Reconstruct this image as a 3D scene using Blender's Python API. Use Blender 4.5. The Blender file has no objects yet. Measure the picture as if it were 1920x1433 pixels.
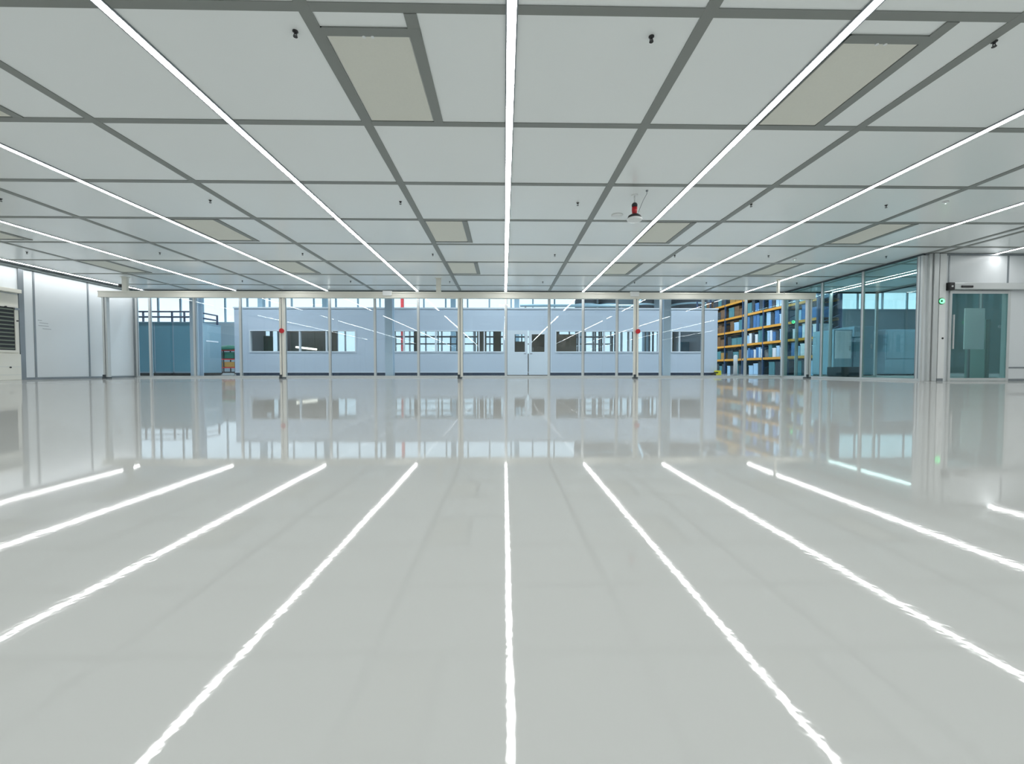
import bpy, bmesh, math, random
from mathutils import Vector, Matrix
random.seed(7)
S = bpy.context.scene
COL = S.collection

# ------------------------------------------------------------------ camera
F = 800.0
CAMZ = 0.270
YAW = math.radians(1.07)
PITCH = math.radians(1.68)
H = 2.98                       # clean room ceiling height
cd = bpy.data.cameras.new('camera'); cam = bpy.data.objects.new('camera', cd); COL.objects.link(cam)
cd.sensor_width = 36; cd.lens = F * 36 / 1920; cd.clip_end = 300; cd.clip_start = 0.02
cam.location = (0, 0, CAMZ); cam.rotation_euler = (math.pi / 2 - PITCH, 0, -YAW)
S.camera = cam

Fv = Vector((math.sin(YAW) * math.cos(PITCH), math.cos(YAW) * math.cos(PITCH), -math.sin(PITCH)))
Rv = Vector((math.cos(YAW), -math.sin(YAW), 0)); Uv = Rv.cross(Fv)
def at(px, py, Y=None, X=None, Z=None):
    d = Fv * F + Rv * (px - 960) + Uv * (716.5 - py)
    o = Vector((0, 0, CAMZ))
    t = (Y / d.y) if Y is not None else (X / d.x if X is not None else (Z - CAMZ) / d.z)
    return o + d * t
def xat(px, Y, py=650): return at(px, py, Y=Y).x
def zat(px, py, Y): return at(px, py, Y=Y).z

# ------------------------------------------------------------------ materials
def nt(name):
    m = bpy.data.materials.new(name); m.use_nodes = True
    n = m.node_tree.nodes; l = m.node_tree.links
    return m, n, l, n['Principled BSDF']
def mat(name, col, rough=0.5, metal=0.0, spec=0.5, var=0.0, scale=6.0, bump=0.0, coat=0.0):
    m, n, l, b = nt(name)
    b.inputs['Roughness'].default_value = rough; b.inputs['Metallic'].default_value = metal
    b.inputs['Specular IOR Level'].default_value = spec
    b.inputs['Coat Weight'].default_value = coat
    tc = n.new('ShaderNodeTexCoord'); nz = n.new('ShaderNodeTexNoise')
    nz.inputs['Scale'].default_value = scale; nz.inputs['Detail'].default_value = 3
    l.new(tc.outputs['Object'], nz.inputs['Vector'])
    mx = n.new('ShaderNodeMix'); mx.data_type = 'RGBA'
    v = var if var else 0.02
    mx.inputs[6].default_value = tuple(max(0, c * (1 - v)) for c in col) + (1,)
    mx.inputs[7].default_value = tuple(min(1, c * (1 + v)) for c in col) + (1,)
    l.new(nz.outputs['Fac'], mx.inputs[0]); l.new(mx.outputs[2], b.inputs['Base Color'])
    if bump:
        bp = n.new('ShaderNodeBump'); bp.inputs['Strength'].default_value = 1; bp.inputs['Distance'].default_value = bump
        l.new(nz.outputs['Fac'], bp.inputs['Height']); l.new(bp.outputs['Normal'], b.inputs['Normal'])
    return m
def emis(name, col, s):
    m, n, l, b = nt(name)
    b.inputs['Base Color'].default_value = (.8, .8, .8, 1)
    b.inputs['Emission Color'].default_value = col + (1,); b.inputs['Emission Strength'].default_value = s
    return m
def glass(name, tint, ior=1.5, rough=0.0):
    m = bpy.data.materials.new(name); m.use_nodes = True
    n = m.node_tree.nodes; l = m.node_tree.links; n.clear()
    o = n.new('ShaderNodeOutputMaterial'); mx = n.new('ShaderNodeMixShader')
    f = n.new('ShaderNodeFresnel'); ge = n.new('ShaderNodeNewGeometry'); mr = n.new('ShaderNodeMapRange')
    mr.inputs['To Min'].default_value = ior; mr.inputs['To Max'].default_value = 1 / ior
    l.new(ge.outputs['Backfacing'], mr.inputs['Value']); l.new(mr.outputs[0], f.inputs['IOR'])
    t = n.new('ShaderNodeBsdfTransparent'); t.inputs['Color'].default_value = tint + (1,)
    g = n.new('ShaderNodeBsdfGlossy'); g.inputs['Roughness'].default_value = rough
    l.new(f.outputs[0], mx.inputs[0]); l.new(t.outputs[0], mx.inputs[1]); l.new(g.outputs[0], mx.inputs[2])
    l.new(mx.outputs[0], o.inputs['Surface'])
    return m

def floor_mat():
    m, n, l, b = nt('grey_epoxy')
    tc = n.new('ShaderNodeTexCoord')
    a = n.new('ShaderNodeTexNoise'); a.inputs['Scale'].default_value = 1.1; a.inputs['Detail'].default_value = 1.5
    c = n.new('ShaderNodeTexNoise'); c.inputs['Scale'].default_value = 110; c.inputs['Detail'].default_value = 1
    e = n.new('ShaderNodeTexNoise'); e.inputs['Scale'].default_value = .45; e.inputs['Detail'].default_value = 4
    for q in (a, c, e): l.new(tc.outputs['Object'], q.inputs['Vector'])
    mx = n.new('ShaderNodeMix'); mx.data_type = 'RGBA'
    mx.inputs[6].default_value = (.515, .53, .515, 1); mx.inputs[7].default_value = (.55, .565, .55, 1)
    l.new(e.outputs['Fac'], mx.inputs[0])
    df = n.new('ShaderNodeBsdfDiffuse'); gl = n.new('ShaderNodeBsdfGlossy'); fr = n.new('ShaderNodeFresnel'); ms = n.new('ShaderNodeMixShader')
    l.new(mx.outputs[2], df.inputs['Color']); gl.inputs['Roughness'].default_value = FLOOR_ROUGH; fr.inputs['IOR'].default_value = 1.5
    
    ma = n.new('ShaderNodeMath'); ma.operation = 'MULTIPLY_ADD'; ma.inputs[1].default_value = .36; ma.inputs[2].default_value = 1
    md = n.new('ShaderNodeMath'); md.operation = 'DIVIDE'      # a little haze of the epoxy at grazing angles
    l.new(fr.outputs[0], ma.inputs[0]); l.new(fr.outputs[0], md.inputs[0]); l.new(ma.outputs[0], md.inputs[1])
    l.new(md.outputs[0], ms.inputs[0]); l.new(df.outputs[0], ms.inputs[1]); l.new(gl.outputs[0], ms.inputs[2])
    l.new(ms.outputs[0], n['Material Output'].inputs['Surface']); n.remove(b)
    b1 = n.new('ShaderNodeBump'); b1.inputs['Strength'].default_value = 1; b1.inputs['Distance'].default_value = FLOOR_WAVE
    b2 = n.new('ShaderNodeBump'); b2.inputs['Strength'].default_value = 1; b2.inputs['Distance'].default_value = FLOOR_PEEL
    l.new(a.outputs['Fac'], b1.inputs['Height']); l.new(c.outputs['Fac'], b2.inputs['Height'])
    l.new(b1.outputs['Normal'], b2.inputs['Normal'])
    for q in (df, gl, fr): l.new(b2.outputs['Normal'], q.inputs['Normal'])
    return m
FLOOR_WAVE = .0007; FLOOR_PEEL = .000025; FLOOR_ROUGH = .034
STRIP = 22.0

M = dict(
    floor=floor_mat(),
    ceil=mat('ceiling_panel_white', (.86, .89, .89), .2, var=.015, scale=.6),
    grid=mat('ceiling_grid_grey', (.235, .25, .235), .45),
    wall=mat('wall_panel_white', (.70, .74, .76), .3, var=.01, scale=.8),
    alu=mat('brushed_aluminium', (.58, .61, .61), .35, .35),
    alud=mat('dark_aluminium', (.26, .29, .31), .4, .5),
    steelw=mat('white_coated_steel', (.78, .80, .80), .35),
    cream=mat('cream_paint', (.74, .73, .66), .4),
    beige=mat('beige_filter_fabric', (.74, .74, .67), .8, scale=60, var=.03),
    black=mat('black_plastic', (.012, .012, .014), .4),
    dark=mat('dark_rubber', (.03, .035, .04), .6),
    red=mat('red_plastic', (.55, .012, .02), .35),
    strip=emis('strip_light_diffuser', (.97, 1.0, 1.0), STRIP),
    lamp=emis('hall_fill_glow', (.88, .95, 1.0), 17.0),
    olamp=emis('office_lamp', (1.0, .93, .78), 2.2),
    gled=emis('green_signal_light', (.02, 1.0, .22), 1.6),
    wled=emis('small_white_signal', (.7, 1.0, .9), 1.5),
    glass=glass('clear_glass', (.93, .965, .98)),
    gglass=glass('green_tinted_glass', (.70, .855, .85)),
    oglass=glass('office_glass', (.92, .95, .96)),
    office=mat('office_panel_blue_white', (.62, .70, .80), .35, var=.015),
    officef=mat('office_frame_white', (.78, .83, .88), .35),
    plinth=mat('dark_blue_plinth', (.03, .06, .12), .5),
    teal=mat('teal_panel', (.15, .40, .52), .4, var=.08, scale=1.5),
    teall=mat('pale_teal_panel', (.27, .42, .50), .4, var=.05),
    hall=mat('hall_wall_grey', (.30, .40, .46), .6, var=.05, scale=.4),
    hallt=mat('hall_teal_cladding', (.22, .36, .34), .5, var=.05, scale=.4),
    roof=mat('hall_roof_grey', (.35, .38, .40), .6),
    column=mat('hall_column_blue_grey', (.30, .45, .55), .5),
    columnw=mat('pale_blue_column', (.55, .66, .75), .4),
    orange=mat('orange_rack_beam', (.80, .36, .02), .45),
    rackb=mat('rack_upright_blue', (.03, .07, .16), .5),
    brown=mat('brown_board', (.17, .085, .03), .6, var=.3, scale=5),
    blue=mat('blue_bin', (.06, .20, .46), .45),
    lblue=mat('pale_blue_bin', (.42, .66, .88), .45),
    white=mat('white_carton', (.82, .88, .93), .5),
    ochre=mat('ochre_carton', (.42, .24, .05), .6),
    tealb=mat('teal_bin', (.07, .24, .28), .5),
    night=mat('dark_carton', (.03, .045, .06), .6),
    yellow=mat('yellow_guard', (.80, .70, .03), .4),
    green=mat('green_fabric', (.03, .16, .11), .6),
    wood=mat('office_wood', (.34, .27, .18), .5, var=.25, scale=4),
    slat=mat('green_grey_louvre', (.16, .19, .15), .5),
    paper=mat('white_board_surface', (.80, .86, .86), .5),
    mark=mat('grey_tape_residue', (.42, .45, .48), .6),
    gap=mat('dark_channel_grey', (.05, .065, .075), .6),  # dark colour of the glass head channels and gantry feet
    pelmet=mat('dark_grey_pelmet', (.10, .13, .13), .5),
)

# ------------------------------------------------------------------ mesh builders
class MB:
    def __init__(s): s.bm = bmesh.new()
    def box(s, x0, y0, z0, x1, y1, z1, bev=0.0):
        x0, x1 = sorted((x0, x1)); y0, y1 = sorted((y0, y1)); z0, z1 = sorted((z0, z1))
        r = bmesh.ops.create_cube(s.bm, size=1)
        for v in r['verts']:
            v.co = Vector(((x0 + x1) / 2 + v.co.x * (x1 - x0), (y0 + y1) / 2 + v.co.y * (y1 - y0), (z0 + z1) / 2 + v.co.z * (z1 - z0)))
        if bev:
            es = list({e for v in r['verts'] for e in v.link_edges})
            bmesh.ops.bevel(s.bm, geom=es, offset=bev, segments=2, affect='EDGES', profile=.6)
        return s
    def cyl(s, c, r, h, axis='z', r2=None, seg=20):
        m = Matrix.Translation(c)
        if axis == 'x': m = m @ Matrix.Rotation(math.pi / 2, 4, 'Y')
        if axis == 'y': m = m @ Matrix.Rotation(math.pi / 2, 4, 'X')
        bmesh.ops.create_cone(s.bm, cap_ends=True, segments=seg, radius1=r, radius2=r if r2 is None else r2, depth=h, matrix=m)
        return s
    def lathe(s, c, prof, seg=24):
        rings = []
        for (r, z) in prof:
            rings.append([s.bm.verts.new((c[0] + r * math.cos(2 * math.pi * k / seg), c[1] + r * math.sin(2 * math.pi * k / seg), c[2] + z)) for k in range(seg)])
        for a, b in zip(rings, rings[1:]):
            for k in range(seg):
                s.bm.faces.new((a[k], a[(k + 1) % seg], b[(k + 1) % seg], b[k]))
        s.bm.faces.new(list(reversed(rings[0]))); s.bm.faces.new(rings[-1])
        return s
    def tube(s, pts, r, seg=8):
        pts = [Vector(p) for p in pts]; rings = []
        for i, p in enumerate(pts):
            d = (pts[min(i + 1, len(pts) - 1)] - pts[max(i - 1, 0)]).normalized()
            u = d.orthogonal().normalized(); w = d.cross(u)
            if rings:
                u = (lastu - d * lastu.dot(d)).normalized(); w = d.cross(u)
            lastu = u
            rings.append([s.bm.verts.new(p + (u * math.cos(2 * math.pi * k / seg) + w * math.sin(2 * math.pi * k / seg)) * r) for k in range(seg)])
        for a, b in zip(rings, rings[1:]):
            for k in range(seg): s.bm.faces.new((a[k], a[(k + 1) % seg], b[(k + 1) % seg], b[k]))
        s.bm.faces.new(list(reversed(rings[0]))); s.bm.faces.new(rings[-1])
        return s
    def build(s, name, m, parent=None, smooth=False):
        me = bpy.data.meshes.new(name)
        bmesh.ops.recalc_face_normals(s.bm, faces=s.bm.faces)
        s.bm.to_mesh(me); s.bm.free()
        me.materials.append(M[m] if isinstance(m, str) else m)
        if smooth:
            for p in me.polygons: p.use_smooth = len(p.vertices) == 4
        o = bpy.data.objects.new(name, me); COL.objects.link(o)
        if parent is not None:
            o.parent = parent
            o.location = -Vector(parent_origin(parent))
        return o
def parent_origin(p):
    v = Vector(p.location)
    q = p.parent
    while q is not None:
        v += Vector(q.location); q = q.parent
    return v
def tag(o, label, cat, group=None, kind=None):
    if label: o['label'] = label
    if cat: o['category'] = cat
    if group: o['group'] = group
    if kind: o['kind'] = kind
    return o
def struct(o): o['kind'] = 'structure'; return o
def empty(name, loc):
    o = bpy.data.objects.new(name, None); COL.objects.link(o); o.location = loc; o.empty_display_size = .1
    return o
def thing(name, loc, label, cat, group=None): return tag(empty(name, loc), label, cat, group)
def bx(name, m, parent, *a, bev=0.0): return MB().box(*a, bev=bev).build(name, m, parent)
def copy_tree(o, parent=None):
    c = o.copy(); COL.objects.link(c)
    if parent is not None: c.parent = parent
    for ch in list(o.children): copy_tree(ch, c)
    return c
ORD = ['first', 'second', 'third', 'fourth', 'fifth', 'sixth', 'seventh', 'eighth', 'ninth', 'tenth', 'eleventh', 'twelfth', 'thirteenth', 'fourteenth', 'fifteenth', 'sixteenth']

def area_light(name, parent, x, y, z, wx, wy, col, radiance):
    d = bpy.data.lights.new(name, 'AREA'); d.shape = 'RECTANGLE'; d.size = wx; d.size_y = wy; d.color = col
    d.energy = radiance * math.pi * wx * wy          # radiance of a Lambertian rectangle
    o = bpy.data.objects.new(name, d); COL.objects.link(o); o.parent = parent; o.visible_camera = True
    o.location = Vector((x, y, z)) - parent_origin(parent)
    return o
# ------------------------------------------------------------------ dimensions
XL = -12.60            # left wall face
XR = 16.0              # right end of clean room
YB = 14.85             # back glass
YR = -9.5              # rear wall
XS = 9.83              # side glass
YW = 9.86              # white wall with sliding door
XA = 13.1              # annex outer glass
GRIDY = [3.29 + 1.512 * k for k in range(-8, 8)]
GRIDX = [-10.66, -7.56, -4.46, -1.50, 1.56, 3.98, 6.92, 9.87, 10.17, 12.95]
LIGHTX = [-12.28, -9.17, -6.06, -2.98, .06, 2.74, 5.45, 8.42, 11.50, 14.5]
HALL = (-46.0, -12.0, 42.0, 40.0, 9.0)

# ------------------------------------------------------------------ floor
fl = MB(); fl.box(HALL[0], HALL[1], -.2, HALL[2], HALL[3], 0)
struct(fl.build('floor', 'floor'))

# ------------------------------------------------------------------ ceiling with grid
c = struct(MB().box(XL - .1, YR - .1, H, XR + .1, YB + .06, H + .14).build('ceiling', 'ceil'))
g = MB()
for y in GRIDY:
    if YR < y < YB - .1: g.box(XL, y - .042, H - .007, XR, y + .042, H + .02)
for x in GRIDX: g.box(x - .05, YR, H - .008, x + .05, YB - .02, H + .02)
g.build('ceiling_grid', 'grid', c)

# strip lights
lname = ['linear ceiling light hugging the left wall above the scuffed panel',
         'long white ceiling strip light, second from the left wall',
         'long white ceiling strip light, third from the left wall',
         'long white ceiling strip light, fourth from the left wall',
         'central long white ceiling strip light running straight ahead to the glass',
         'long white ceiling strip light next to the central one, passing the hanging red beacon',
         'long white ceiling strip light, second from the central one towards the sliding door',
         'long white ceiling strip light nearest the green side glass, inside the main hall',
         'ceiling strip light that passes above the sliding door into the side room',
         'ceiling strip light farthest from the central one, beyond the sliding door']
for i, x in enumerate(LIGHTX):
    y0, y1 = YR + .2, (YB - .05 if x < 13 else YW - .2)
    t = thing('strip_light', (x, (y0 + y1) / 2, H), lname[i], 'ceiling light', 'linear ceiling lights')
    h = MB()
    h.box(x - .047, y0, H - .014, x - .035, y1, H + .001); h.box(x + .035, y0, H - .014, x + .047, y1, H + .001)
    h.box(x - .047, y0 - .01, H - .014, x + .047, y0, H + .001); h.box(x - .047, y1, H - .014, x + .047, y1 + .01, H + .001)
    h.build('housing', 'alud', t)
    MB().box(x - .035, y0, H - .012, x + .035, y1, H - .002).build('diffuser', 'steelw', t)
    NSEG = 1
    for k in range(NSEG): area_light('glow', t, x, y0 + (y1 - y0) * (k + .5) / NSEG, H - .0125, .07, (y1 - y0) / NSEG - .001, (1, 1, .99), STRIP)

# air filter panels in the ceiling
bays = [3.29 + 1.512 * k for k in (0, 3, 5)]
fcols = [(-10.61, -9.93, 'column nearest the left wall'), (-5.98, -5.24, 'second column from the left wall'),
         (-1.45, -.75, 'column beside the central strip light'), (2.80, 3.46, 'column nearest the red beacon'),
         (6.97, 7.62, 'column nearest the side glass')]
rown = ['nearest row', 'middle row', 'farthest row']
for r, y0 in enumerate(bays):
    for k, (xa, xb, where) in enumerate(fcols):
        if r == 0 and k in (0, 4): continue
        ya, yb = (y0 + .15, y0 + 1.46) if r == 0 else (y0 + .042, y0 + 1.36)
        if r == 0: ya, yb = y0 + .185, y0 + 1.47
        t = thing('air_filter_panel', ((xa + xb) / 2, (ya + yb) / 2, H), 'beige ceiling filter panel in the %s, %s' % (rown[r], where), 'ceiling panel', 'beige filter panels in the ceiling')
        f = MB()
        w = .085
        f.box(xa, ya, H - .012, xa + .012, yb, H + .01)
        f.box(xb - .012, ya, H - .012, xb + w, yb, H + .01)
        if r == 0: f.box(xa, ya, H - .0125, xb + w, ya + w, H + .01); f.box(xa, yb - .012, H - .0125, xb + w, yb, H + .01)
        if r == 0: f.box(xb - .012, y0 + .043, H - .012, xb + w, ya, H + .01)
        else: f.box(xa, yb - .07, H - .0125, xb + w, yb, H + .01); f.box(xa, ya, H - .0125, xb + w, ya + .012, H + .01)
        f.build('frame', 'grid', t)
        d = MB()
        d.box(xa + .02, ya + (w + .008 if r == 0 else .02), H - .006, xb - .02, yb - (.02 if r == 0 else .078), H + .01)
        d.build('filter_fabric', 'beige', t)
        if r == 0:
            for s in (-.035, .035): MB().cyl(((xa + xb) / 2 + s, ya + w + .004, H - .009), .014, .012).build('clip', 'steelw', t)

# sprinklers
proto = thing('sprinkler_head', (0, 0, H), 'x', 'sprinkler', 'black sprinkler heads in the ceiling')
MB().lathe((0, 0, H), [(.022, .004), (.022, -.006), (.012, -.012), (.009, -.022)]).build('body', 'black', proto)
dm = MB().cyl((0, 0, H - .043), .017, .004)
for s in (-1, 1): dm.tube([(s * .008, 0, H - .02), (s * .013, 0, H - .03), (s * .006, 0, H - .043)], .003)
dm.build('deflector', 'black', proto)
sx = [-11.0, -7.98, -4.70, -1.67, 1.20, 4.05, 6.30, 9.15]
sy = [3.53, 7.0, 10.13, 13.25]
wherex = ['first from the left wall', 'second from the left wall', 'third from the left wall', 'fourth from the left wall',
          'just right of the central light', 'third from the side glass', 'second from the side glass', 'first from the side glass']
rows = ['nearest row', 'second nearest row', 'third nearest row', 'farthest row']
first = True
for j, y in enumerate(sy):
    for i, x in enumerate(sx):
        if j == 0 and i not in (3, 4, 5): continue
        if j == 1 and i == 7: continue
        if j == 1 and i == 0: continue
        if j == 3 and i == 0: continue
        o = proto if first else copy_tree(proto)
        first = False
        o.location = (x, y, H); o['label'] = 'tiny black sprinkler head, %s, %s' % (rows[j], wherex[i])

# small signal dots
for px, py, lb in ((1773, 378, 'small white ceiling detector, nearer of the two towards the side glass'), (1490, 485, 'small white ceiling detector, farther of the two towards the side glass')):
    p = at(px, py, Z=H)
    t = thing('smoke_detector', (p.x, p.y, H), lb, 'detector', 'white ceiling detectors')
    MB().lathe((p.x, p.y, H), [(.04, 0), (.04, -.012), (.028, -.028), (.01, -.032)]).build('housing', 'steelw', t, True)
    MB().cyl((p.x, p.y, H - .036), .008, .008).build('signal', 'wled', t)

# hanging beacon
p = at(1190, 366, Z=H); bxx, byy = p.x, p.y
def zb(py): return zat(1190, py, byy)
t = thing('alarm_beacon', (bxx, byy, H), 'red lamp beacon with black cap above a white dome hanging from ceiling', 'alarm beacon')
MB().cyl((bxx, byy, (H + zb(381)) / 2), .012, H - zb(381)).cyl((bxx, byy, H - .006), .05, .012).build('stem', 'steelw', t)
MB().lathe((bxx, byy, 0), [(.03, zb(389)), (.042, zb(388)), (.045, zb(384)), (.03, zb(381))]).build('cap', 'black', t, True)
MB().lathe((bxx, byy, 0), [(.022, zb(403)), (.036, zb(400)), (.042, zb(395)), (.042, zb(389))]).build('red_lens', 'red', t, True)
MB().lathe((bxx, byy, 0), [(.105, zb(409)), (.095, zb(405)), (.06, zb(402.5)), (.02, zb(402))]).build('collar', 'black', t, True)
MB().lathe((bxx, byy, 0), [(.07, zb(415)), (.11, zb(414)), (.118, zb(411)), (.1, zb(409))]).build('dome', 'steelw', t, True)
p2 = at(1213, 357, Z=H)
MB().tube([(p2.x, p2.y, H), (p2.x, p2.y, H - .05), (p2.x * .99, p2.y + .1, H - .11), (bxx + .06, byy, zb(398)), (bxx + .05, byy, zb(406))], .004).cyl((p2.x, p2.y, H - .008), .018, .016).build('cable', 'alud', t)
p = at(1157, 403, Z=H)
tag(MB().lathe((p.x, p.y, H), [(.10, 0), (.10, -.012), (.085, -.022), (.03, -.025)]).build('ceiling_diffuser', 'steelw', None, True), 'flat round white ceiling disc beside the hanging red beacon', 'ceiling disc')

# ------------------------------------------------------------------ clean room walls
w = struct(bx('wall_left', 'wall', None, XL - .15, YR, 0, XL, YB + .06, H))
seams = MB(); post = MB()
for px, wd in ((66, .045), (167, .045)):
    y = at(px, 650, X=XL).y; seams.box(XL - .01, y - wd / 2, 0, XL + .012, y + wd / 2, H - .08)
y = at(41, 650, X=XL).y; seams.box(XL - .01, y - .06, 0, XL + .03, y + .06, H - .08)
for k in range(1, 14): seams.box(XL - .01, y - 1.5 * k - .02, 0, XL + .012, y - 1.5 * k + .02, H - .08)
seams.build('joint_profile', 'alud', w)
mk = MB()
for (px, py, l_, sl) in ((71, 601, .10, 0), (74, 606, .22, .02), (72, 611, .26, -.03), (80, 617, .22, -.02)):
    q = at(px, py, X=XL); mk.box(XL - .005, q.y, q.z, XL + .002, q.y + l_, q.z + .018)
mk.build('scuff_mark', 'mark', w)
struct(bx('baseboard_left', 'alud', None, XL, at(41, 650, X=XL).y, 0, XL + .02, YB - .06, .06, bev=.006))
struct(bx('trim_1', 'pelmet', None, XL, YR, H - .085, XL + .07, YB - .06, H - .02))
struct(bx('wall_rear', 'wall', None, XL - .15, YR - .15, 0, XR + .15, YR, H))
struct(bx('wall_right', 'wall', None, XR, YR, 0, XR + .15, YW + .12, H))
# white wall with the opening of the sliding door
dx0, dx1 = xat(1777, YW), xat(1887, YW); dz = zat(1800, 546, YW)
w = MB(); w.box(XS + .0, YW, dz, XR, YW + .12, H); w.box(dx1, YW, 0, XR, YW + .12, dz); w.box(XS, YW, 0, dx0, YW + .12, dz)
w = struct(w.build('wall_front', 'wall'))
s = MB()
s.box(xat(1885, YW) - .02, YW - .008, zat(1885, 532, YW), xat(1885, YW) + .02, YW + .01, H - .03)
s.box(xat(1775, YW) - .015, YW - .008, zat(1775, 532, YW), xat(1775, YW) + .015, YW + .01, H - .03)
s.build('joint_profile', 'alud', w)
s = MB(); s.box(dx1 + .02, YW - .012, zat(1900, 689, YW) - .02, XR, YW + .01, zat(1900, 689, YW) + .01); s.box(dx1 + .05, YW - .012, .0, XR, YW + .01, .05)
s.build('skirting_rail', 'alud', w)
struct(bx('trim_2', 'alud', None, XS, YW - .03, H - .045, XR, YW, H - .01))
# silver end posts of the side glass + white cable duct
s = MB(); s.box(xat(1735, YW), YW - .06, 0, xat(1740, YW), YW, H - .02, bev=.004); s.box(xat(1741.5, YW), YW - .09, 0, xat(1750, YW), YW, H - .02, bev=.006)
struct(s.build('trim_3', 'alu'))
t = thing('cable_duct', (xat(1759, YW), YW, 0), 'tall white cable duct standing beside the sliding door', 'cable duct')
bx('cover', 'steelw', t, xat(1753, YW), YW - .07, .06, xat(1765, YW), YW, H - .02, bev=.006)
MB().cyl((xat(1761, YW), YW - .072, zat(1761, 635, YW)), .022, .01, 'y').build('keyhole', 'black', t)
bx('foot', 'alud', t, xat(1753.5, YW), YW - .06, 0, xat(1764.5, YW), YW, .06)
def green_button(px, py, Y, lb, r=.06):
    q = at(px, py, Y=Y)
    t = thing('exit_button', (q.x, Y, q.z), lb, 'button', 'green lit door buttons')
    MB().cyl((q.x, Y - .006, q.z), r * 1.25, .012, 'y').build('back_plate', 'black', t)
    MB().cyl((q.x, Y - .018, q.z), r, .014, 'y').build('lit_ring', 'gled', t)
    MB().cyl((q.x - r * .3, Y - .028, q.z), r * .38, .01, 'y').build('arrow_mark', 'black', t)
green_button(1765, 565, YW - .07, 'green lit button on the white duct beside the sliding door')
green_button(1487, 604, YB - .07, 'green lit button on the glass corner post by the racking', .055)

# sliding door
d = struct(MB().box(xat(1776, YW), YW - .035, 0, xat(1780, YW), YW - .005, zat(1780, 546, YW)).box(xat(1884, YW), YW - .035, 0, xat(1889, YW), YW - .005, zat(1780, 546, YW))
           .box(xat(1780, YW), YW - .033, .005, xat(1884, YW), YW - .007, .07).box(xat(1780, YW), YW - .033, zat(1780, 551, YW), xat(1884, YW), YW - .007, zat(1780, 546, YW)).build('door_1', 'alu'))
bx('pane', 'gglass', d, xat(1780, YW), YW - .025, .07, xat(1884, YW), YW - .013, zat(1780, 551, YW))
bx('handle', 'alu', d, xat(1781.5, YW), YW - .07, .75, xat(1783, YW), YW - .035, 1.55, bev=.004)
t = thing('door_operator', (xat(1850, YW), YW - .05, zat(1850, 545, YW)), 'long grey sliding door operator housing above the glass door', 'door operator')
bx('housing', 'alu', t, xat(1776, YW), YW - .13, zat(1850, 544.5, YW), XR - 1.5, YW, zat(1850, 532.5, YW), bev=.01)
bx('end_cap', 'black', t, xat(1766, YW), YW - .14, zat(1770, 545.5, YW), xat(1776, YW), YW, zat(1770, 531.5, YW), bev=.015)
MB().cyl((xat(1770.5, YW), YW - .145, zat(1770, 539, YW)), .02, .012, 'y').build('badge', 'steelw', t)
bx('motion_sensor', 'black', t, xat(1788, YW), YW - .15, zat(1790, 541.5, YW), xat(1809, YW), YW - .13, zat(1790, 537.5, YW), bev=.008)

# ------------------------------------------------------------------ glass partitions
wn = [0]
def glaze(a, b, axis, const, pane='glass', mull=.085, first=False, last=False, mm='alu'):
    """one glazed bay between a and b along X (axis 'x', plane Y=const) or along Y"""
    wn[0] += 1
    m = MB(); T = .05
    def B(u0, u1, z0, z1, t0=-T, t1=0.0, mb=None):
        (mb or m).box(*( (u0, const + t0, z0, u1, const + t1, z1) if axis == 'x' else (const + t0, u0, z0, const + t1, u1, z1) ))
    B(a - mull / 2, a + mull / 2, 0, H - .045)
    if last: B(b - mull / 2, b + mull / 2, 0, H - .045)
    B(a + mull / 2, b - mull / 2, 0, .055)
    f = struct(m.build('window_%d' % wn[0], mm))
    m2 = MB(); B(a - mull / 2, b + (mull / 2 if last else -mull / 2), H - .045, H, mb=m2); m2.build('head_channel', 'gap', f)
    m3 = MB(); B(a + mull / 2, b - mull / 2, .055, H - .045, -.031, -.019, mb=m3); m3.build('pane', pane, f)
    m4 = MB(); B(a + mull / 2 - .012, a + mull / 2 + .008, .056, H - .05, -T - .004, -T + .01, mb=m4); m4.build('gasket', 'alud', f)
MX = [xat(px, YB) for px in (259, 284, 367, 453, 536, 619.5, 704, 785, 866, 948.5, 1029, 1092.5, 1156, 1237.5, 1316.5, 1396.5)] + [XS - .03]
for i in range(len(MX) - 1): glaze(MX[i], MX[i + 1], 'x', YB, last=(i == len(MX) - 2))
struct(bx('trim_4', 'alud', None, XL, YB - .07, 0, xat(258, YB) - .03, YB, H - .045, bev=.006))
SY = [YW + .03, at(1722, 650, X=XS).y, at(1618, 650, X=XS).y, at(1542, 650, X=XS).y, YB - .02]
for i in range(len(SY) - 1): glaze(SY[i], SY[i + 1], 'y', XS, 'gglass', .06)
struct(MB().box(XS - .09, YB - .08, 0, XS - .0, YB + .03, H - .02, bev=.006).build('trim_5', 'alu'))
AXS = [XS + .06, xat(1492, YB) , xat(1555, YB), XA]
for i in range(len(AXS) - 1): glaze(AXS[i], AXS[i + 1], 'x', YB, last=(i == 2))
AYS = [YW + .14, 11.55, 13.15, YB - .05]
for i in range(len(AYS) - 1): glaze(AYS[i], AYS[i + 1], 'y', XA + .05, 'glass', .06)

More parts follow.
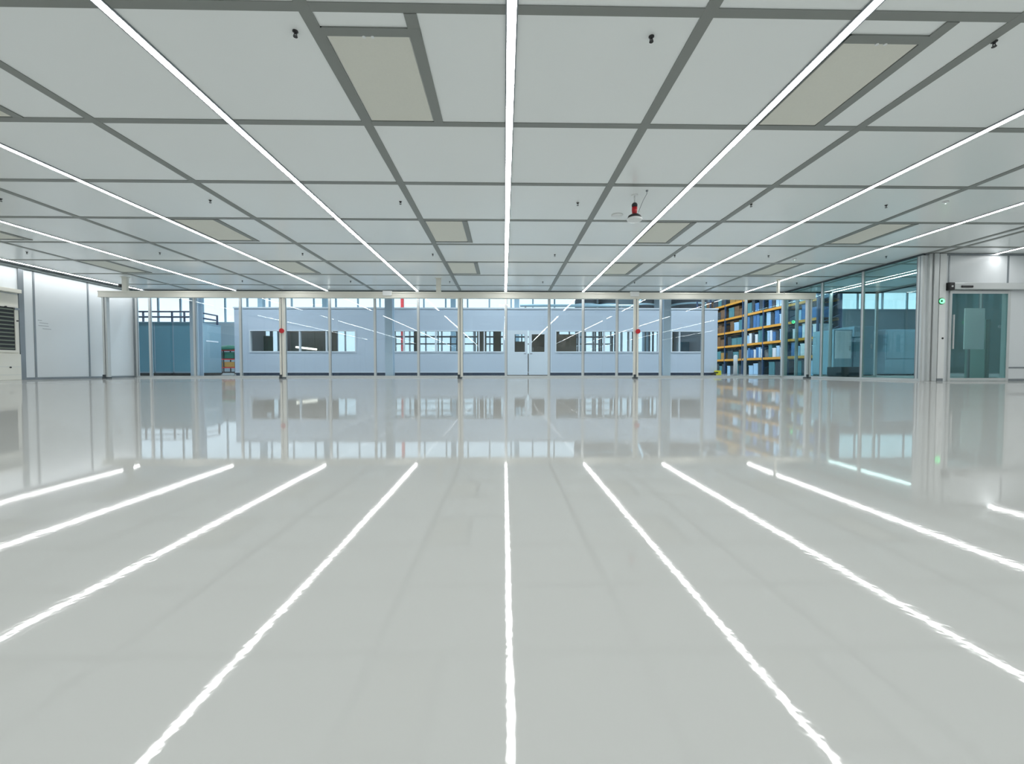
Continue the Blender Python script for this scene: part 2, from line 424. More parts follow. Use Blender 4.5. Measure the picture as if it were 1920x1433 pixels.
# ------------------------------------------------------------------ cream gantry frame in front of the glass
YG = 12.8
gx = [xat(px, YG) for px in (200, 530, 863, 1192, 1515)]
zt, z0 = zat(900, 548.5, YG), zat(900, 560, YG)
t = thing('gantry_frame', (0, YG, 0), 'long cream beam frame on five slim posts in front of the glass', 'gantry')
b = MB(); xa, xb = xat(190, YG), xat(1525, YG)
b.box(xa, YG - .08, z0, xb, YG + .08, z0 + .03, bev=.004); b.box(xa, YG - .08, zt - .035, xb, YG + .08, zt, bev=.004); b.box(xa, YG - .065, z0 + .03, xb, YG + .065, zt - .035)
b.build('beam', 'cream', t)
for k, x in enumerate(gx):
    pm = MB(); pm.box(x - .07, YG - .05, .05, x - .012, YG + .05, z0, bev=.005); pm.box(x + .012, YG - .05, .05, x + .07, YG + .05, z0, bev=.005); pm.box(x - .012, YG - .03, .05, x + .012, YG + .03, z0)
    po = pm.build('post', 'alu' if k in (0, 4) else 'cream', t)
    fm = MB(); fm.box(x - .075, YG - .09, 0, x + .05, YG + .09, .04, bev=.006); fm.box(x - .075, YG - .075, .04, x - .01, YG - .045, .12, bev=.005)
    fm.build('foot', 'gap', po)
    bx('groove', 'alud', po, x - .008, YG - .034, .06, x + .008, YG - .03, z0)
    if k in (1, 3):
        zz = zat(530, 621, YG)
        MB().cyl((x + .03, YG - .075, zz), .055, .05, 'y').cyl((x + .03, YG - .11, zz), .07, .03, 'y').build('stop_button', 'red', po, True)
for px, wd in ((238, .14), (823, .14), (1457, .06)):
    x = xat(px, YG); hm = MB(); hm.box(x - wd / 2, YG - .04, zt, x + wd / 2, YG + .04, H, bev=.004); hm.box(x - wd / 2 - .03, YG - .06, H - .012, x + wd / 2 + .03, YG + .06, H)
    hm.build('ceiling_hanger', 'cream', t)
for px in (728, 1188):
    x = xat(px, YG); bx('mounting_plate', 'steelw', t, x - .13, YG - .088, zt - .12, x + .13, YG + .088, zt + .02, bev=.004)
x = xat(230, YG); bx('cable_box', 'black', t, x - .05, YG - .04, zt + .12, x + .03, YG + .02, zt + .2, bev=.01)

# ------------------------------------------------------------------ cream cabinet on the left wall
ye = at(38, 650, X=XL).y - .06; y0c = ye - 2.4
t = thing('machine_hatch', (XL, ye - 1.2, 0), 'cream wall cabinet with dark louvred window against the left wall', 'cabinet')
def zl(py, px=20): return at(px, py, X=XL).z
b = MB(); b.box(XL, y0c, 0, XL + .08, ye, zl(664), bev=.008); b.box(XL, y0c, zl(664), XL + .05, ye, zl(552), bev=.006); b.box(XL, y0c - .05, zl(549), XL + .13, ye + .02, zl(542), bev=.008)
b.build('body', 'cream', t)
yw = at(27, 620, X=XL + .05).y
f = MB(); wz0, wz1 = zl(657), zl(577)
f.box(XL + .05, y0c + .1, wz0 - .06, XL + .075, yw + .05, wz0, bev=.004); f.box(XL + .05, y0c + .1, wz1, XL + .075, yw + .05, wz1 + .06, bev=.004)
f.box(XL + .05, yw, wz0, XL + .075, yw + .05, wz1, bev=.004)
f = f.build('window_frame', 'cream', t)
bx('dark_backing', 'dark', f, XL + .049, y0c + .1, wz0, XL + .055, yw, wz1)
l_ = MB()
n = 11
for k in range(n): z = wz0 + (k + .5) * (wz1 - wz0) / n; l_.box(XL + .055, y0c + .12, z - .02, XL + .07, yw - .02, z + .012)
l_.build('louvre', 'slat', f)
for px, py in ((11, 575), (33, 602), (20, 689), (33, 548)): q = at(px, py, X=XL + .09); MB().cyl((XL + .085, q.y, q.z), .018, .03, 'x').build('screw_knob', 'black', t)
bx('latch', 'alud', t, XL + .05, ye - .12, zl(581), XL + .1, ye - .01, zl(577), bev=.005)
m_ = MB()
for py in (688, 703): m_.box(XL + .078, y0c, zl(py) - .004, XL + .082, ye, zl(py) + .004)
m_.build('panel_joint', 'alu', t)

# ------------------------------------------------------------------ office cabin behind the glass
YO = 20.0; YO2 = 25.0
ox0, ox1 = xat(440, YO), xat(1345, YO); oz = zat(900, 579.5, YO)
zw0, zw1 = zat(900, 661, YO), zat(900, 619.5, YO)
t = thing('office_cabin', ((ox0 + ox1) / 2, YO, 0), 'long blue-white office cabin with ribbon windows behind the glass wall', 'office cabin')
wins = [(468, 668, (531, 562, 612)), (738, 862, (757, 785, 817)), (869, 945, (898, 908)), (1041, 1235, (1086, 1133, 1181)), (1258, 1318, (1274, ))]
doors = [(950, 990, 965, 984), (991, 1030, 997, 1021)]
X = lambda px: xat(px, YO)
wl = MB(); TH = .12
wl.box(ox0, YO, zw1, ox1, YO + TH, oz); wl.box(ox0, YO, .12, X(950), YO + TH, zw0); wl.box(X(1030), YO, .12, ox1, YO + TH, zw0)
prev = 440
for (a, b_, _) in [(w_[0], w_[1], 0) for w_ in wins[:3]]:
    wl.box(X(prev) if prev != 440 else ox0, YO, zw0, X(a), YO + TH, zw1); prev = b_
wl.box(X(945), YO, zw0, X(950), YO + TH, zw1)
wl.box(X(1030), YO, zw0, X(1041), YO + TH, zw1); wl.box(X(1235), YO, zw0, X(1258), YO + TH, zw1); wl.box(X(1318), YO, zw0, ox1, YO + TH, zw1)
wl.build('front_wall', 'office', t)
m_ = MB().box(ox0, YO + TH, 0, ox0 + TH, YO2, 1.0).box(ox0, YO + TH, 2.6, ox0 + TH, YO2, oz).box(ox0, YO + TH, 1.0, ox0 + TH, 22.3, 2.6).box(ox0, 24.5, 1.0, ox0 + TH, YO2, 2.6)
m_ = m_.build('side_wall', 'office', t)
f = MB()
for y in (22.3, 23.0, 23.75, 24.44): f.box(ox0 - .01, y, 1.0, ox0 + TH + .01, y + .06, 2.6)
f = f.build('window_frame', 'alud', m_); bx('pane', 'oglass', f, ox0 + .05, 22.3, 1.0, ox0 + .06, 24.5, 2.6)
bx('side_wall', 'office', t, ox1 - TH, YO + TH, .0, ox1, YO2, oz)
bx('roof', 'officef', t, ox0 - .03, YO - .03, oz, ox1 + .03, YO2 + .03, oz + .06)
bx('plinth', 'plinth', t, ox0 + .02, YO + .03, 0, X(950), YO + TH, .12)
bx('plinth', 'plinth', t, X(1030), YO + .03, 0, ox1 - .02, YO + TH, .12)
sm = MB()
for px in (703, 739, 866, 947.5, 1033, 1155, 1247, 1320): sm.box(X(px) - .015, YO - .012, .12, X(px) + .015, YO + .004, oz)
sm.box(ox0, YO - .015, .12, ox1, YO + .002, .16)
sm.build('panel_joint', 'officef', t)
for (a, b_, ms) in wins:
    f = MB(); e = .05
    f.box(X(a), YO - .03, zw0, X(b_), YO + TH + .01, zw0 + e); f.box(X(a), YO - .03, zw1 - e, X(b_), YO + TH + .01, zw1)
    for q in (a,): f.box(X(a), YO - .03, zw0 + e, X(a) + e, YO + TH + .01, zw1 - e); f.box(X(b_) - e, YO - .03, zw0 + e, X(b_), YO + TH + .01, zw1 - e)
    for q in ms: f.box(X(q) - .03, YO - .02, zw0 + e, X(q) + .03, YO + TH, zw1 - e)
    f = f.build('window_frame', 'officef', t)
    bx('pane', 'oglass', f, X(a) + e, YO + .04, zw0 + e, X(b_) - e, YO + .052, zw1 - e)
for (a, b_, wa, wb) in doors:
    f = MB(); y0_, y1_ = YO - .02, YO + .06; zz0, zz1 = zat(990, 660, YO), zat(990, 627, YO)
    f.box(X(a) + .01, y0_, .02, X(b_) - .01, y1_, zz0); f.box(X(a) + .01, y0_, zz1, X(b_) - .01, y1_, zw1 - .0); f.box(X(a) + .01, y0_, zz0, X(wa), y1_, zz1); f.box(X(wb), y0_, zz0, X(b_) - .01, y1_, zz1)
    f = f.build('door', 'officef', t)
    bx('pane', 'oglass', f, X(wa), YO + .01, zz0, X(wb), YO + .02, zz1)
    hx = X(989) - .07 if a == 950 else X(991) + .07
    MB().tube([(hx, YO - .02, 1.0), (hx, YO - .07, 1.0), (hx + (.1 if a != 950 else -.1), YO - .07, 1.0)], .012).build('handle', 'black', f)
# rear wall of the office: ribbon of windows
rz0, rz1 = 1.15, 2.62
rw = MB(); rw.box(ox0 + TH, YO2 - .1, 0, ox1 - TH, YO2, rz0); rw.box(ox0 + TH, YO2 - .1, rz1, ox1 - TH, YO2, oz)
rwin = [(ox0 + 2.8, -5.2), (-4.9, -.6), (-.2, 1.5), (3.2, 9.3)]
pr = ox0 + TH
for a, b_ in rwin: rw.box(pr, YO2 - .1, rz0, a, YO2, rz1); pr = b_
rw.box(pr, YO2 - .1, rz0, ox1 - TH, YO2, rz1)
rw.build('rear_wall', 'wood', t)
for a, b_ in rwin:
    f = MB(); f.box(a, YO2 - .11, rz0, b_, YO2 + .01, rz0 + .05); f.box(a, YO2 - .11, rz1 - .05, b_, YO2 + .01, rz1)
    n = max(1, round((b_ - a) / 1.1))
    for k in range(n + 1): xx = a + (b_ - a) * k / n; f.box(xx - .03, YO2 - .115, rz0 + .002, xx + .03, YO2 + .005, rz1 - .002)
    f = f.build('window_frame', 'alud', t); bx('pane', 'oglass', f, a, YO2 - .06, rz0, b_, YO2 - .05, rz1)

# office furniture
def cabinet(px, Y, w, d, h, m, lb, shelves=3):
    x = xat(px, Y); t = thing('office_cupboard', (x, Y, 0), lb, 'cupboard')
    bx('body', m, t, x - w / 2, Y, 0, x + w / 2, Y + d, h, bev=.01)
    for s in (-1, 1):
        dd = bx('door', m, t, x + (s * w / 4) - w / 4 + .01, Y - .02, .06, x + (s * w / 4) + w / 4 - .01, Y, h - .03, bev=.004)
        bx('handle', 'alu', dd, x + s * .04 - .008, Y - .045, h * .5, x + s * .04 + .008, Y - .02, h * .5 + .14)
cabinet(485, 22.2, 1.0, .45, 2.0, 'green', 'dark green cupboard in the office end window farthest from the racking')
cabinet(578, 23.6, 1.9, .45, 2.3, 'slat', 'olive grey cupboard behind the white desk lamp in the office')
cabinet(903, 23.4, .5, .45, 2.4, 'wood', 'narrow brown cupboard seen just beside the office double door')
cabinet(975, 22.6, .8, .5, 1.75, 'wood', 'brown cupboard seen through the first office door pane')
cabinet(1012, 23.0, .7, .5, 1.5, 'wood', 'brown cupboard seen through the second office door pane')
cabinet(1060, 23.4, 1.2, .5, 2.2, 'wood', 'wide brown cupboard just past the office double door')
cabinet(1292, 22.8, .9, .5, 1.75, 'teal', 'teal cupboard in the small office window nearest the racking')
x0_, x1_ = xat(553, 21.6), xat(592, 21.6); zz = zat(570, 653, 21.6)
t = thing('desk', ((x0_ + x1_) / 2, 21.6, 0), 'office desk under the long white lamp', 'desk')
bx('desk_top', 'wood', t, x0_ - .5, 21.3, .72, x1_ + .5, 22.1, .75, bev=.004)
for sx_ in (x0_ - .45, x1_ + .41):
    for sy_ in (21.33, 22.03): bx('leg', 'alud', t, sx_, sy_, 0, sx_ + .04, sy_ + .04, .72)
t = thing('desk_lamp', ((x0_ + x1_) / 2, 21.7, .75), 'long white work lamp over the office desk', 'lamp')
m_ = MB(); m_.tube([(x0_, 21.7, zz + .06), (x1_, 21.7, zz - .06)], .05, 10); m_.build('lamp_tube', 'olamp', t)
MB().cyl(((x0_ + x1_) / 2, 21.75, .765), .09, .03).tube([((x0_ + x1_) / 2, 21.75, .77), ((x0_ + x1_) / 2, 21.75, zz)], .012).build('stand', 'alud', t)
# office ceiling lamps
for k, (xa, xb) in enumerate(((-9.5, -7.5), (-4, -2), (2.2, 4.2), (5.8, 7.8))):
    t = thing('office_lamp', ((xa + xb) / 2, 22.3, oz), 'ceiling lamp inside the office cabin, %s from the teal cabin end' % ORD[k], 'ceiling light', 'lamps inside the office')
    bx('housing', 'alud', t, xa, 22.2, oz - .06, xb, 22.4, oz); bx('diffuser', 'steelw', t, xa + .02, 22.22, oz - .075, xb - .02, 22.38, oz - .06); area_light('glow', t, (xa + xb) / 2, 22.3, oz - .076, xb - xa - .06, .14, (1, .93, .78), 4)
# pipe rails seen through office windows
tag(MB().tube([(xat(740, 27), 27, 2.33), (xat(1150, 27), 27, 2.33)], .05).tube([(xat(740, 27), 27, 1.88), (xat(1150, 27), 27, 1.88)], .04)
    .box(xat(742, 27) - .04, 26.96, 0, xat(742, 27) + .04, 27.04, 2.4).box(xat(845, 27) - .04, 26.96, 0, xat(845, 27) + .04, 27.04, 2.4).box(xat(960, 27) - .04, 26.96, 0, xat(960, 27) + .04, 27.04, 2.4).box(xat(1148, 27) - .04, 26.96, 0, xat(1148, 27) + .04, 27.04, 2.4)
    .build('guard_rail', 'dark'), 'dark double guard rail seen through the office windows', 'guard rail')

# ------------------------------------------------------------------ teal cabin at the left with railing
YT = 18.5
tx1 = xat(367, YT); tx0 = tx1 - 7.5; tz = zat(330, 605, YT)
t = thing('teal_cabin', ((tx0 + tx1) / 2, YT, 0), 'teal metal cabin with a railed roof behind the glass', 'cabin')
bx('wall', 'teal', t, tx0, YT, .12, tx1, YT + 1.6, tz)
bx('lit_side_panel', 'teall', t, tx1, YT + .01, .12, tx1 + .03, YT + 1.6, tz)  # paler colour paints in the different lighting on this side face
bx('plinth', 'black', t, tx0 + .02, YT + .03, 0, tx1 + .02, YT + 1.58, .12)
m_ = MB()
for px in (290, 325): m_.box(xat(px, YT) - .02, YT - .008, .12, xat(px, YT) + .02, YT + .01, tz)
m_.box(tx0, YT - .03, tz, tx1 + .04, YT + 1.62, tz + .03)
m_.box(tx0, YT - .008, .12, tx1, YT + .01, .18)
m_.build('panel_joint', 'column', t)
bx('notice_panel', 'white', t, tx1 + .028, YT + .6, 1.5, tx1 + .036, YT + 1.4, 1.56)
r_ = MB(); ra, rb = zat(330, 584, YT), zat(330, 594, YT)
r_.tube([(tx0, YT + .1, ra), (tx1 - .05, YT + .1, ra), (tx1 - .05, YT + 1.5, ra)], .035); r_.tube([(tx0, YT + .1, rb), (tx1 - .05, YT + .1, rb), (tx1 - .05, YT + 1.5, rb)], .04)
for px in (270, 324, 347): x = xat(px, YT + .1); r_.box(x - .025, YT + .07, tz, x + .025, YT + .13, ra)
r_.box(tx1 - .08, YT + .07, tz, tx1 - .02, YT + .13, ra); r_.box(tx1 - .08, YT + 1.45, tz, tx1 - .02, YT + 1.51, ra)
r_.build('railing', 'plinth', t)

# red cart in the gap
YC = 25.5; cx0, cx1 = xat(400, YC), xat(441, YC)
t = thing('tool_cart', ((cx0 + cx1) / 2, YC, 0), 'red framed cart loaded with green cloth between teal cabin and office', 'cart')
fr = MB()
for x in (cx0, cx1 - .05, (cx0 + cx1) / 2 - .1):
    for y in (YC, YC + .65): fr.box(x, y, .12, x + .05, y + .05, 1.55)
fr.build('frame', 'dark', t)
for z in (.35, .85, 1.38): bx('shelf', 'red', t, cx0, YC - .02, z, cx1, YC + .72, z + .05, bev=.005)
bx('wheel_base', 'black', t, cx0, YC + .05, .06, cx1, YC + .6, .14)
w_ = MB()
for x in (cx0 + .1, cx1 - .1):
    for y in (YC + .1, YC + .55): w_.cyl((x, y, .07), .07, .04, 'x')
w_.build('wheel', 'dark', t)
o = tag(MB().box(cx0 + .45, YC + .05, .90, cx1 - .08, YC + .6, 1.3, bev=.05).build('tote', 'green'), 'green bundle on the middle shelf of the red cart', 'bundle')
o = tag(MB().box(cx0 + .45, YC + .05, .40, cx1 - .08, YC + .6, .72, bev=.03).build('crate', 'ochre'), 'ochre crate on the lowest shelf of the red cart', 'crate')
o = tag(MB().lathe(((cx0 + cx1) / 2 + .1, YC + .35, 1.43), [(.5, 0), (.52, .12), (.38, .24), (.15, .28)]).build('cloth_heap', 'green', None, True), 'dark green heap on top of the red cart', 'heap')

# pale columns between glass and office
for px, lb in ((369, 'pale blue steel column in front of the teal cabin corner'), (731, 'pale blue steel column before the office between its two longest windows'), (1248, 'pale blue steel column before the office between its last two windows')):
    Y = 17.0; x = xat(px, Y); t = thing('steel_column', (x, Y, 0), lb, 'column', 'pale columns before the office')
    m_ = MB(); m_.box(x - .15, Y - .15, .02, x + .15, Y - .13, 8.9); m_.box(x - .15, Y + .13, .02, x + .15, Y + .15, 8.9); m_.box(x - .012, Y - .13, .02, x + .012, Y + .13, 8.9)
    m_.build('shaft', 'columnw', t); bx('base_plate', 'alud', t, x - .2, Y - .2, 0, x + .2, Y + .2, .02)

# yellow corner guard and bollard
q = xat(1346, YO - .1)
t = thing('corner_guard', (q, YO - .12, 0), 'small yellow and black guard at the office corner by the racking', 'guard')
MB().box(q - .14, YO - .2, 0, q + .14, YO - .04, .22, bev=.03).build('body', 'yellow', t); MB().box(q - .145, YO - .205, .1, q - .02, YO - .035, .15).box(q - .13, YO - .22, 0, q - .28, YO - .06, .08).build('black_band', 'black', t)
YP = 19.2; q = xat(1379.5, YP)
t = thing('bollard', (q, YP, 0), 'white round bollard standing in front of the racking', 'bollard')
MB().lathe((q, YP, 0), [(.085, .02), (.085, .86), (.07, .91), (.02, .93)]).build('tube', 'steelw', t, True); MB().cyl((q, YP, .01), .14, .02).build('base_plate', 'alud', t)

# ------------------------------------------------------------------ pallet racking along the depth
XK = 14.0; DK = 1.1
frames = [18.9 + 2.0 * k for k in range(7)]
levels = [.86, 1.70, 2.55, 3.42, 4.30]
t = thing('pallet_rack', (XK, 24, 0), 'long orange-beamed storage rack receding behind the glass', 'rack')
for y in frames:
    f = MB()
    for x in (XK, XK + DK - .08): f.box(x, y - .045, .02, x + .08, y + .045, 5.2); f.box(x - .03, y - .07, 0, x + .11, y + .07, .02)
    z = .3
    while z < 4.9: f.tube([(XK + .04, y, z), (XK + DK - .04, y, z + .45)], .018, 6); z += .5
    f.build('upright_frame', 'rackb', t)
for z in levels:
    for a, b_ in zip(frames, frames[1:]):
        for x in (XK - .01, XK + DK - .04): bx('beam', 'orange', t, x, a + .046, z - .06, x + .05, b_ - .046, z + .06)
        bx('shelf_deck', 'brown', t, XK + .045, a + .05, z + .02, XK + DK - .045, b_ - .05, z + .055)
for a, b_ in zip(frames, frames[1:]): bx('back_panel', 'rackb', t, XK + DK - .03, a + .05, .1, XK + DK - .015, b_ - .05, 5.0)
# contents
bnames = {'blue': 'blue', 'lblue': 'pale blue', 'white': 'white', 'ochre': 'ochre', 'tealb': 'teal', 'night': 'dark', 'brown': 'brown', 'red': 'red'}
lvn = ['floor level', 'lowest shelf', 'second shelf', 'third shelf', 'fourth shelf', 'top shelf']
bayn = ['nearest bay', 'second nearest bay', 'third nearest bay', 'third farthest bay', 'second farthest bay', 'farthest bay']
cache = {}
def bin_mesh(w, d, h, m):
    key = (w, d, h, m)
    if key not in cache:
        b = bmesh.new(); mb = MB(); mb.bm.free(); mb.bm = b
        mb.box(-d / 2, -w / 2, 0, d / 2, w / 2, h * .93, bev=.012)
        mb.box(-d / 2 - .012, -w / 2 - .012, h * .9, d / 2 + .012, w / 2 + .012, h, bev=.006)
        mb.box(-d / 2 - .008, -w * .22, h * .3, -d / 2 + .01, w * .22, h * .6)
        me = bpy.data.meshes.new('storage_bin'); bmesh.ops.recalc_face_normals(b, faces=b.faces); b.to_mesh(me); b.free(); me.materials.append(M[m]); cache[key] = me
    return cache[key]
for bi, (a, b_) in enumerate(zip(frames, frames[1:])):
    for li, z in enumerate([-.055] + levels):
        if li == 0: pal, wd, hh = ['night', 'night', 'tealb', 'lblue', 'night'], .45, .72
        elif bi >= 3: pal, wd, hh = ['ochre', 'brown', 'night', 'tealb', 'brown', 'lblue', 'night'], .55, .62
        elif li in (1, 2): pal, wd, hh = ['white', 'lblue', 'tealb', 'night', 'blue', 'lblue'], .28, .68
        else: pal, wd, hh = ['blue', 'lblue', 'blue', 'lblue', 'night', 'tealb'], .38, .72
        y = a + .09; k = 0
        while True:
            w = round(wd * random.choice((.8, 1, 1.15)), 2); h = round(hh * random.choice((.7, .85, 1.0)), 2)
            if li == 0 and bi < 2: h = round(hh * .95, 2)
            if y + w > b_ - .08: break
            m_ = random.choice(pal)
            o = bpy.data.objects.new('storage_bin', bin_mesh(w - .04, .7, h, m_)); COL.objects.link(o)
            o.location = (XK + .45, y + w / 2, z + .055)
            tag(o, '%s bin, %s along on the rack %s, %s' % (bnames[m_], ORD[k], lvn[li], bayn[bi]), 'storage bin', 'bins on the orange racking')
            y += w + .01; k += 1

# ------------------------------------------------------------------ side room contents
Yb = 10.9; x0_, x1_ = xat(1808, Yb), xat(1845, Yb)
t = thing('notice_board', ((x0_ + x1_) / 2, Yb, 0), 'white board on a thin post seen through the sliding door glass', 'board')
bx('board', 'paper', t, x0_, Yb, zat(1825, 655, Yb), x1_, Yb + .03, zat(1825, 578, Yb), bev=.004)
bx('post', 'alud', t, xat(1818, Yb) - .02, Yb + .0, .02, xat(1818, Yb) + .02, Yb + .04, zat(1825, 655, Yb)); bx('foot', 'alud', t, xat(1818, Yb) - .2, Yb - .15, 0, xat(1818, Yb) + .2, Yb + .19, .02)
Yb = 11.2; x0_ = xat(1847, Yb); x1_ = XA - .1
t = thing('control_cabinet', ((x0_ + x1_) / 2, Yb, 0), 'grey-green control cabinet seen through the sliding door glass', 'cabinet')
bx('body', 'hallt', t, x0_, Yb, 0, x1_, Yb + .5, zat(1860, 599, Yb), bev=.01); bx('door', 'hallt', t, x0_ + .04, Yb - .02, .1, x1_ - .04, Yb, zat(1860, 599, Yb) - .05, bev=.004)
MB().tube([(x1_ - .1, Yb + .2, zat(1860, 599, Yb) - .02), (x1_ - .1, Yb + .2, 1.75), (x1_ - .2, Yb + .2, 1.85), (x1_ - .02, Yb + .2, 1.9)], .035).build('pipe', 'alu', t)
MB().cyl((x0_ + .35, Yb - .03, zat(1870, 613, Yb)), .04, .02, 'y').build('gauge', 'steelw', t)
def boxthing(name, m, px0, px1, py0, py1, Y, d, lb, cat, front=None):
    x0_, x1_ = xat(px0, Y), xat(px1, Y); z1_ = zat((px0 + px1) / 2, py0, Y)
    t = thing(name, ((x0_ + x1_) / 2, Y, 0), lb, cat)
    bx('body', m, t, x0_, Y, .05, x1_, Y + d, z1_, bev=.015); bx('base', 'dark', t, x0_ + .03, Y + .03, 0, x1_ - .03, Y + d - .03, .05)
    if front: bx('door', front, t, x0_ + .06, Y - .02, .15 + z1_ * .3, x1_ - .06, Y, z1_ - .06, bev=.006); bx('handle', 'alu', t, x1_ - .14, Y - .05, z1_ * .55, x1_ - .11, Y - .02, z1_ * .65)
boxthing('trolley', 'night', 1578, 1616, 688, 704, 13.4, .6, 'low dark container on the side room floor behind green glass', 'container')
boxthing('machine_housing', 'teall', 1563, 1598, 618, 700, 17.4, 1.2, 'pale machine housing behind the side room next to the racking end', 'machine', 'white')
boxthing('machine_housing', 'teall', 1601, 1638, 612, 700, 17.6, 1.2, 'pale machine housing in the middle beyond the side room', 'machine', 'teall')
boxthing('machine_housing', 'teall', 1660, 1730, 618, 700, 20.0, 1.5, 'widest pale machine housing beyond the side room glass', 'machine', 'teall')

# ------------------------------------------------------------------ hall shell
hx0, hy0, hx1, hy1, hz = HALL
ww = MB(); zA, zB = 4.55, 8.3       # clerestory band
xE = xat(1080, hy1)                 # bright windows end here
rw0, rw1 = xat(1560, hy1), xat(1745, hy1)
lz0, lz1 = 1.2, 4.05; lx0, lx1 = xat(465, hy1), xat(1245, hy1)
ww.box(hx0, hy1, 0, hx1, hy1 + .3, lz0); ww.box(hx0, hy1, lz0, lx0, hy1 + .3, lz1); ww.box(lx1, hy1, lz0, hx1, hy1 + .3, lz1)
ww.box(hx0, hy1, lz1, hx1, hy1 + .3, zA); ww.box(hx0, hy1, zB, hx1, hy1 + .3, hz)
ww.box(xE, hy1, zA, rw0, hy1 + .3, zB); ww.box(rw1, hy1, zA, hx1, hy1 + .3, zB); ww.box(rw0, hy1, zA, rw1, hy1 + .3, 5.9)
struct(ww.build('wall_back', 'hall'))
struct(bx('wall_outer_left', 'hall', None, hx0 - .3, hy0, 0, hx0, hy1, hz))
struct(bx('wall_outer_right', 'hallt', None, hx1, hy0, 0, hx1 + .3, hy1, hz))
struct(bx('wall_outer_rear', 'hallt', None, hx0, hy0 - .3, 0, hx1, hy0, hz))
rf = MB(); y = hy0
while y < hy1: rf.box(hx0, y, hz, hx1, min(y + 5.2, hy1 + .3), hz + .2); y += 5.2
struct(rf.build('ceiling_hall', 'roof'))
def farwin(x0, x1, z0, z1, pitch, mm):
    wn[0] += 1; f = MB()
    f.box(x0, hy1 - .02, z0, x1, hy1 + .1, z0 + .1); f.box(x0, hy1 - .02, z1 - .1, x1, hy1 + .1, z1)
    n = max(1, round((x1 - x0) / pitch))
    for k in range(n + 1): xx = x0 + (x1 - x0) * k / n; f.box(xx - .07, hy1 - .03, z0 + .002, xx + .07, hy1 + .09, z1 - .002)
    f = struct(f.build('window_%d' % wn[0], mm)); bx('pane', 'oglass', f, x0, hy1 + .14, z0, x1, hy1 + .15, z1)
farwin(hx0, xE, zA, zB, 2.0, 'column'); farwin(lx0, lx1, lz0, lz1, 1.5, 'alud'); farwin(rw0, rw1, 5.9, zB, 2.6, 'column')
for k, px in enumerate((372, 491, 611, 731, 850, 969, 1090, 1210)):
    x = xat(px, 39.3); t = thing('concrete_column', (x, 39.3, 0), 'blue-grey column before the far windows, %s from the teal cabin side' % ORD[k], 'column', 'columns before the far windows')
    bx('shaft', 'column', t, x - .22, 39.1, .1, x + .22, 39.6, hz - .02, bev=.02); bx('base', 'alud', t, x - .3, 39.0, 0, x + .3, 39.7, .1)
x = xat(755, 37); tag(bx('red_post', 'red', None, x - .13, 36.9, 0, x + .13, 37.1, hz - .02, bev=.02), 'thin red post before the far bright windows', 'post')
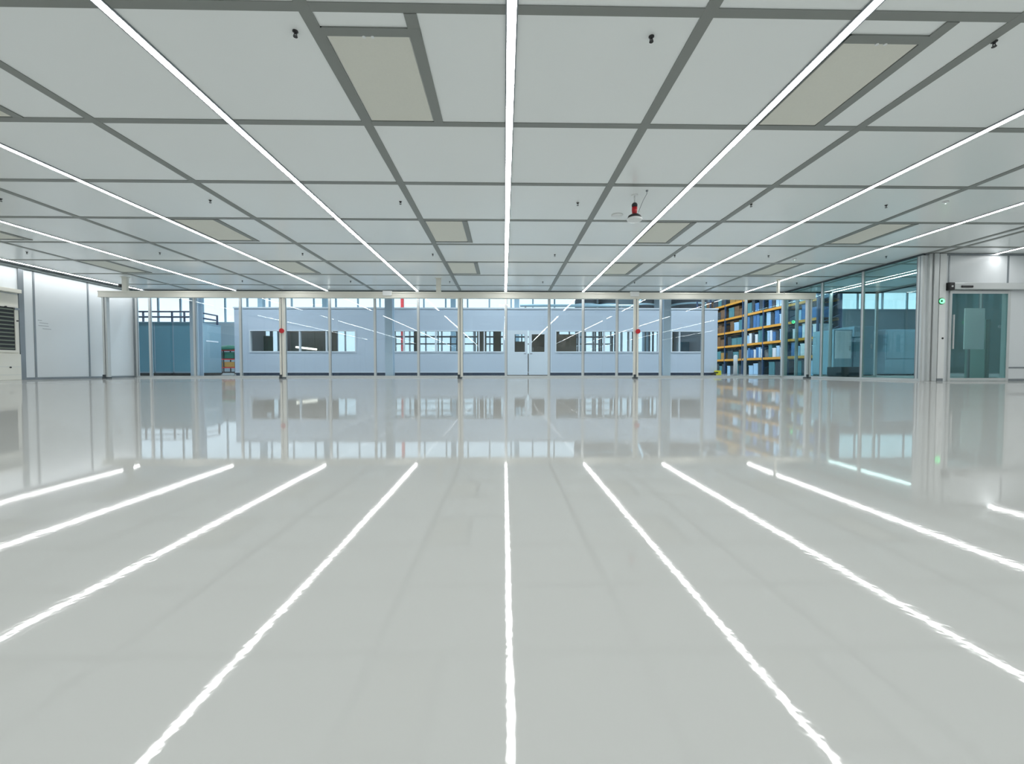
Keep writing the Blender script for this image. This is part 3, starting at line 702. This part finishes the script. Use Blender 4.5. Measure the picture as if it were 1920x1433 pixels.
# pipe bridge and dark plant above the office to the right
x0_, x1_ = xat(975, 30), xat(1200, 30); z = zat(1080, 573.5, 30)
t = thing('pipe_run', ((x0_ + x1_) / 2, 30, 0), 'long pale pipe above the office roof', 'pipe')
MB().tube([(x0_, 30, z), (x1_ - .4, 30, z), (x1_, 30, z + .3), (x1_ + .3, 30, z + 1.2)], .1, 12).build('pipe', 'teall', t)
for px in (985, 1165): xx = xat(px, 30); bx('support', 'alud', t, xx - .06, 29.9, 0, xx + .06, 30.1, z - .05)
for k, (a, b_) in enumerate(((1083, 1125), (1129, 1168), (1196, 1236), (1262, 1345), (1350, 1440))):
    x0_, x1_ = xat(a, 34), xat(b_, 34)
    t = thing('storage_silo', ((x0_ + x1_) / 2, 35.4, 0), 'dark plant tank above the office roof, %s from the bright windows' % ORD[k], 'tank', 'dark tanks beyond the office')
    R = (x1_ - x0_) / 2; R = min(R, 1.5)
    MB().lathe(((x0_ + x1_) / 2, 35.4, 0), [(R * .5, 4.5), (R, 5.1), (R, 7.2), (R * .5, 8.0)]).build('shell', 'night', t, True)
    m_ = MB()
    for z in (5.5, 6.4): m_.lathe(((x0_ + x1_) / 2, 35.4, z), [(R + .02, 0), (R + .06, .03), (R + .06, .12), (R + .02, .15)])
    m_.build('hoop', 'teall', t)
    for sa in (-1, 1):
        for sb in (-1, 1): bx('leg', 'dark', t, (x0_ + x1_) / 2 + sa * R * .8 - .06, 35.4 + sb * R * .5 - .06, 0, (x0_ + x1_) / 2 + sa * R * .8 + .06, 35.4 + sb * R * .5 + .06, 5.3)
# unseen lamps added to brighten the hall and office front, above the line of sight
for j, y in enumerate((17.3, 22.5, 29.5, 35)):
    for i, x in enumerate((-22, -11, 0, 9, 18, 27)):
        t = thing('hall_fill_lamp', (x, y, hz), 'added square hall lamp, %s row behind the glass, %s from the far left' % (ORD[j], ORD[i]), 'ceiling light', 'added fill lamps of the outer hall')
        bx('housing', 'alud', t, x - .6, y - .3, 7.9, x + .6, y + .3, 8.1); bx('diffuser', 'steelw', t, x - .57, y - .27, 7.88, x + .57, y + .27, 7.9); area_light('glow', t, x, y, 7.879, 1.1, .5, (.84, .93, 1.0), 185)
        bx('rod', 'alud', t, x - .02, y - .02, 8.1, x + .02, y + .02, hz + .1)

# ------------------------------------------------------------------ world + output look
W = bpy.data.worlds.new('world'); S.world = W; W.use_nodes = True
n = W.node_tree.nodes; l = W.node_tree.links
bg = n['Background']; tc = n.new('ShaderNodeTexCoord'); sp = n.new('ShaderNodeSeparateXYZ'); cr = n.new('ShaderNodeValToRGB')
l.new(tc.outputs['Generated'], sp.inputs[0]); l.new(sp.outputs['Z'], cr.inputs[0]); l.new(cr.outputs[0], bg.inputs[0])
cr.color_ramp.elements[0].color = (.80, .92, 1.0, 1); cr.color_ramp.elements[1].color = (.55, .75, 1.0, 1)
bg.inputs[1].default_value = 1.5; W.cycles.sampling_method = 'NONE'
S.view_settings.view_transform = 'Standard'; S.view_settings.look = 'None'; S.view_settings.exposure = 0.33; S.view_settings.gamma = 1
cy = S.cycles
cy.max_bounces = 10; cy.diffuse_bounces = 5; cy.glossy_bounces = 5; cy.transparent_max_bounces = 24; cy.transmission_bounces = 6
cy.caustics_reflective = False; cy.caustics_refractive = False
cy.sample_clamp_indirect = 6.0
cy.use_denoising = True
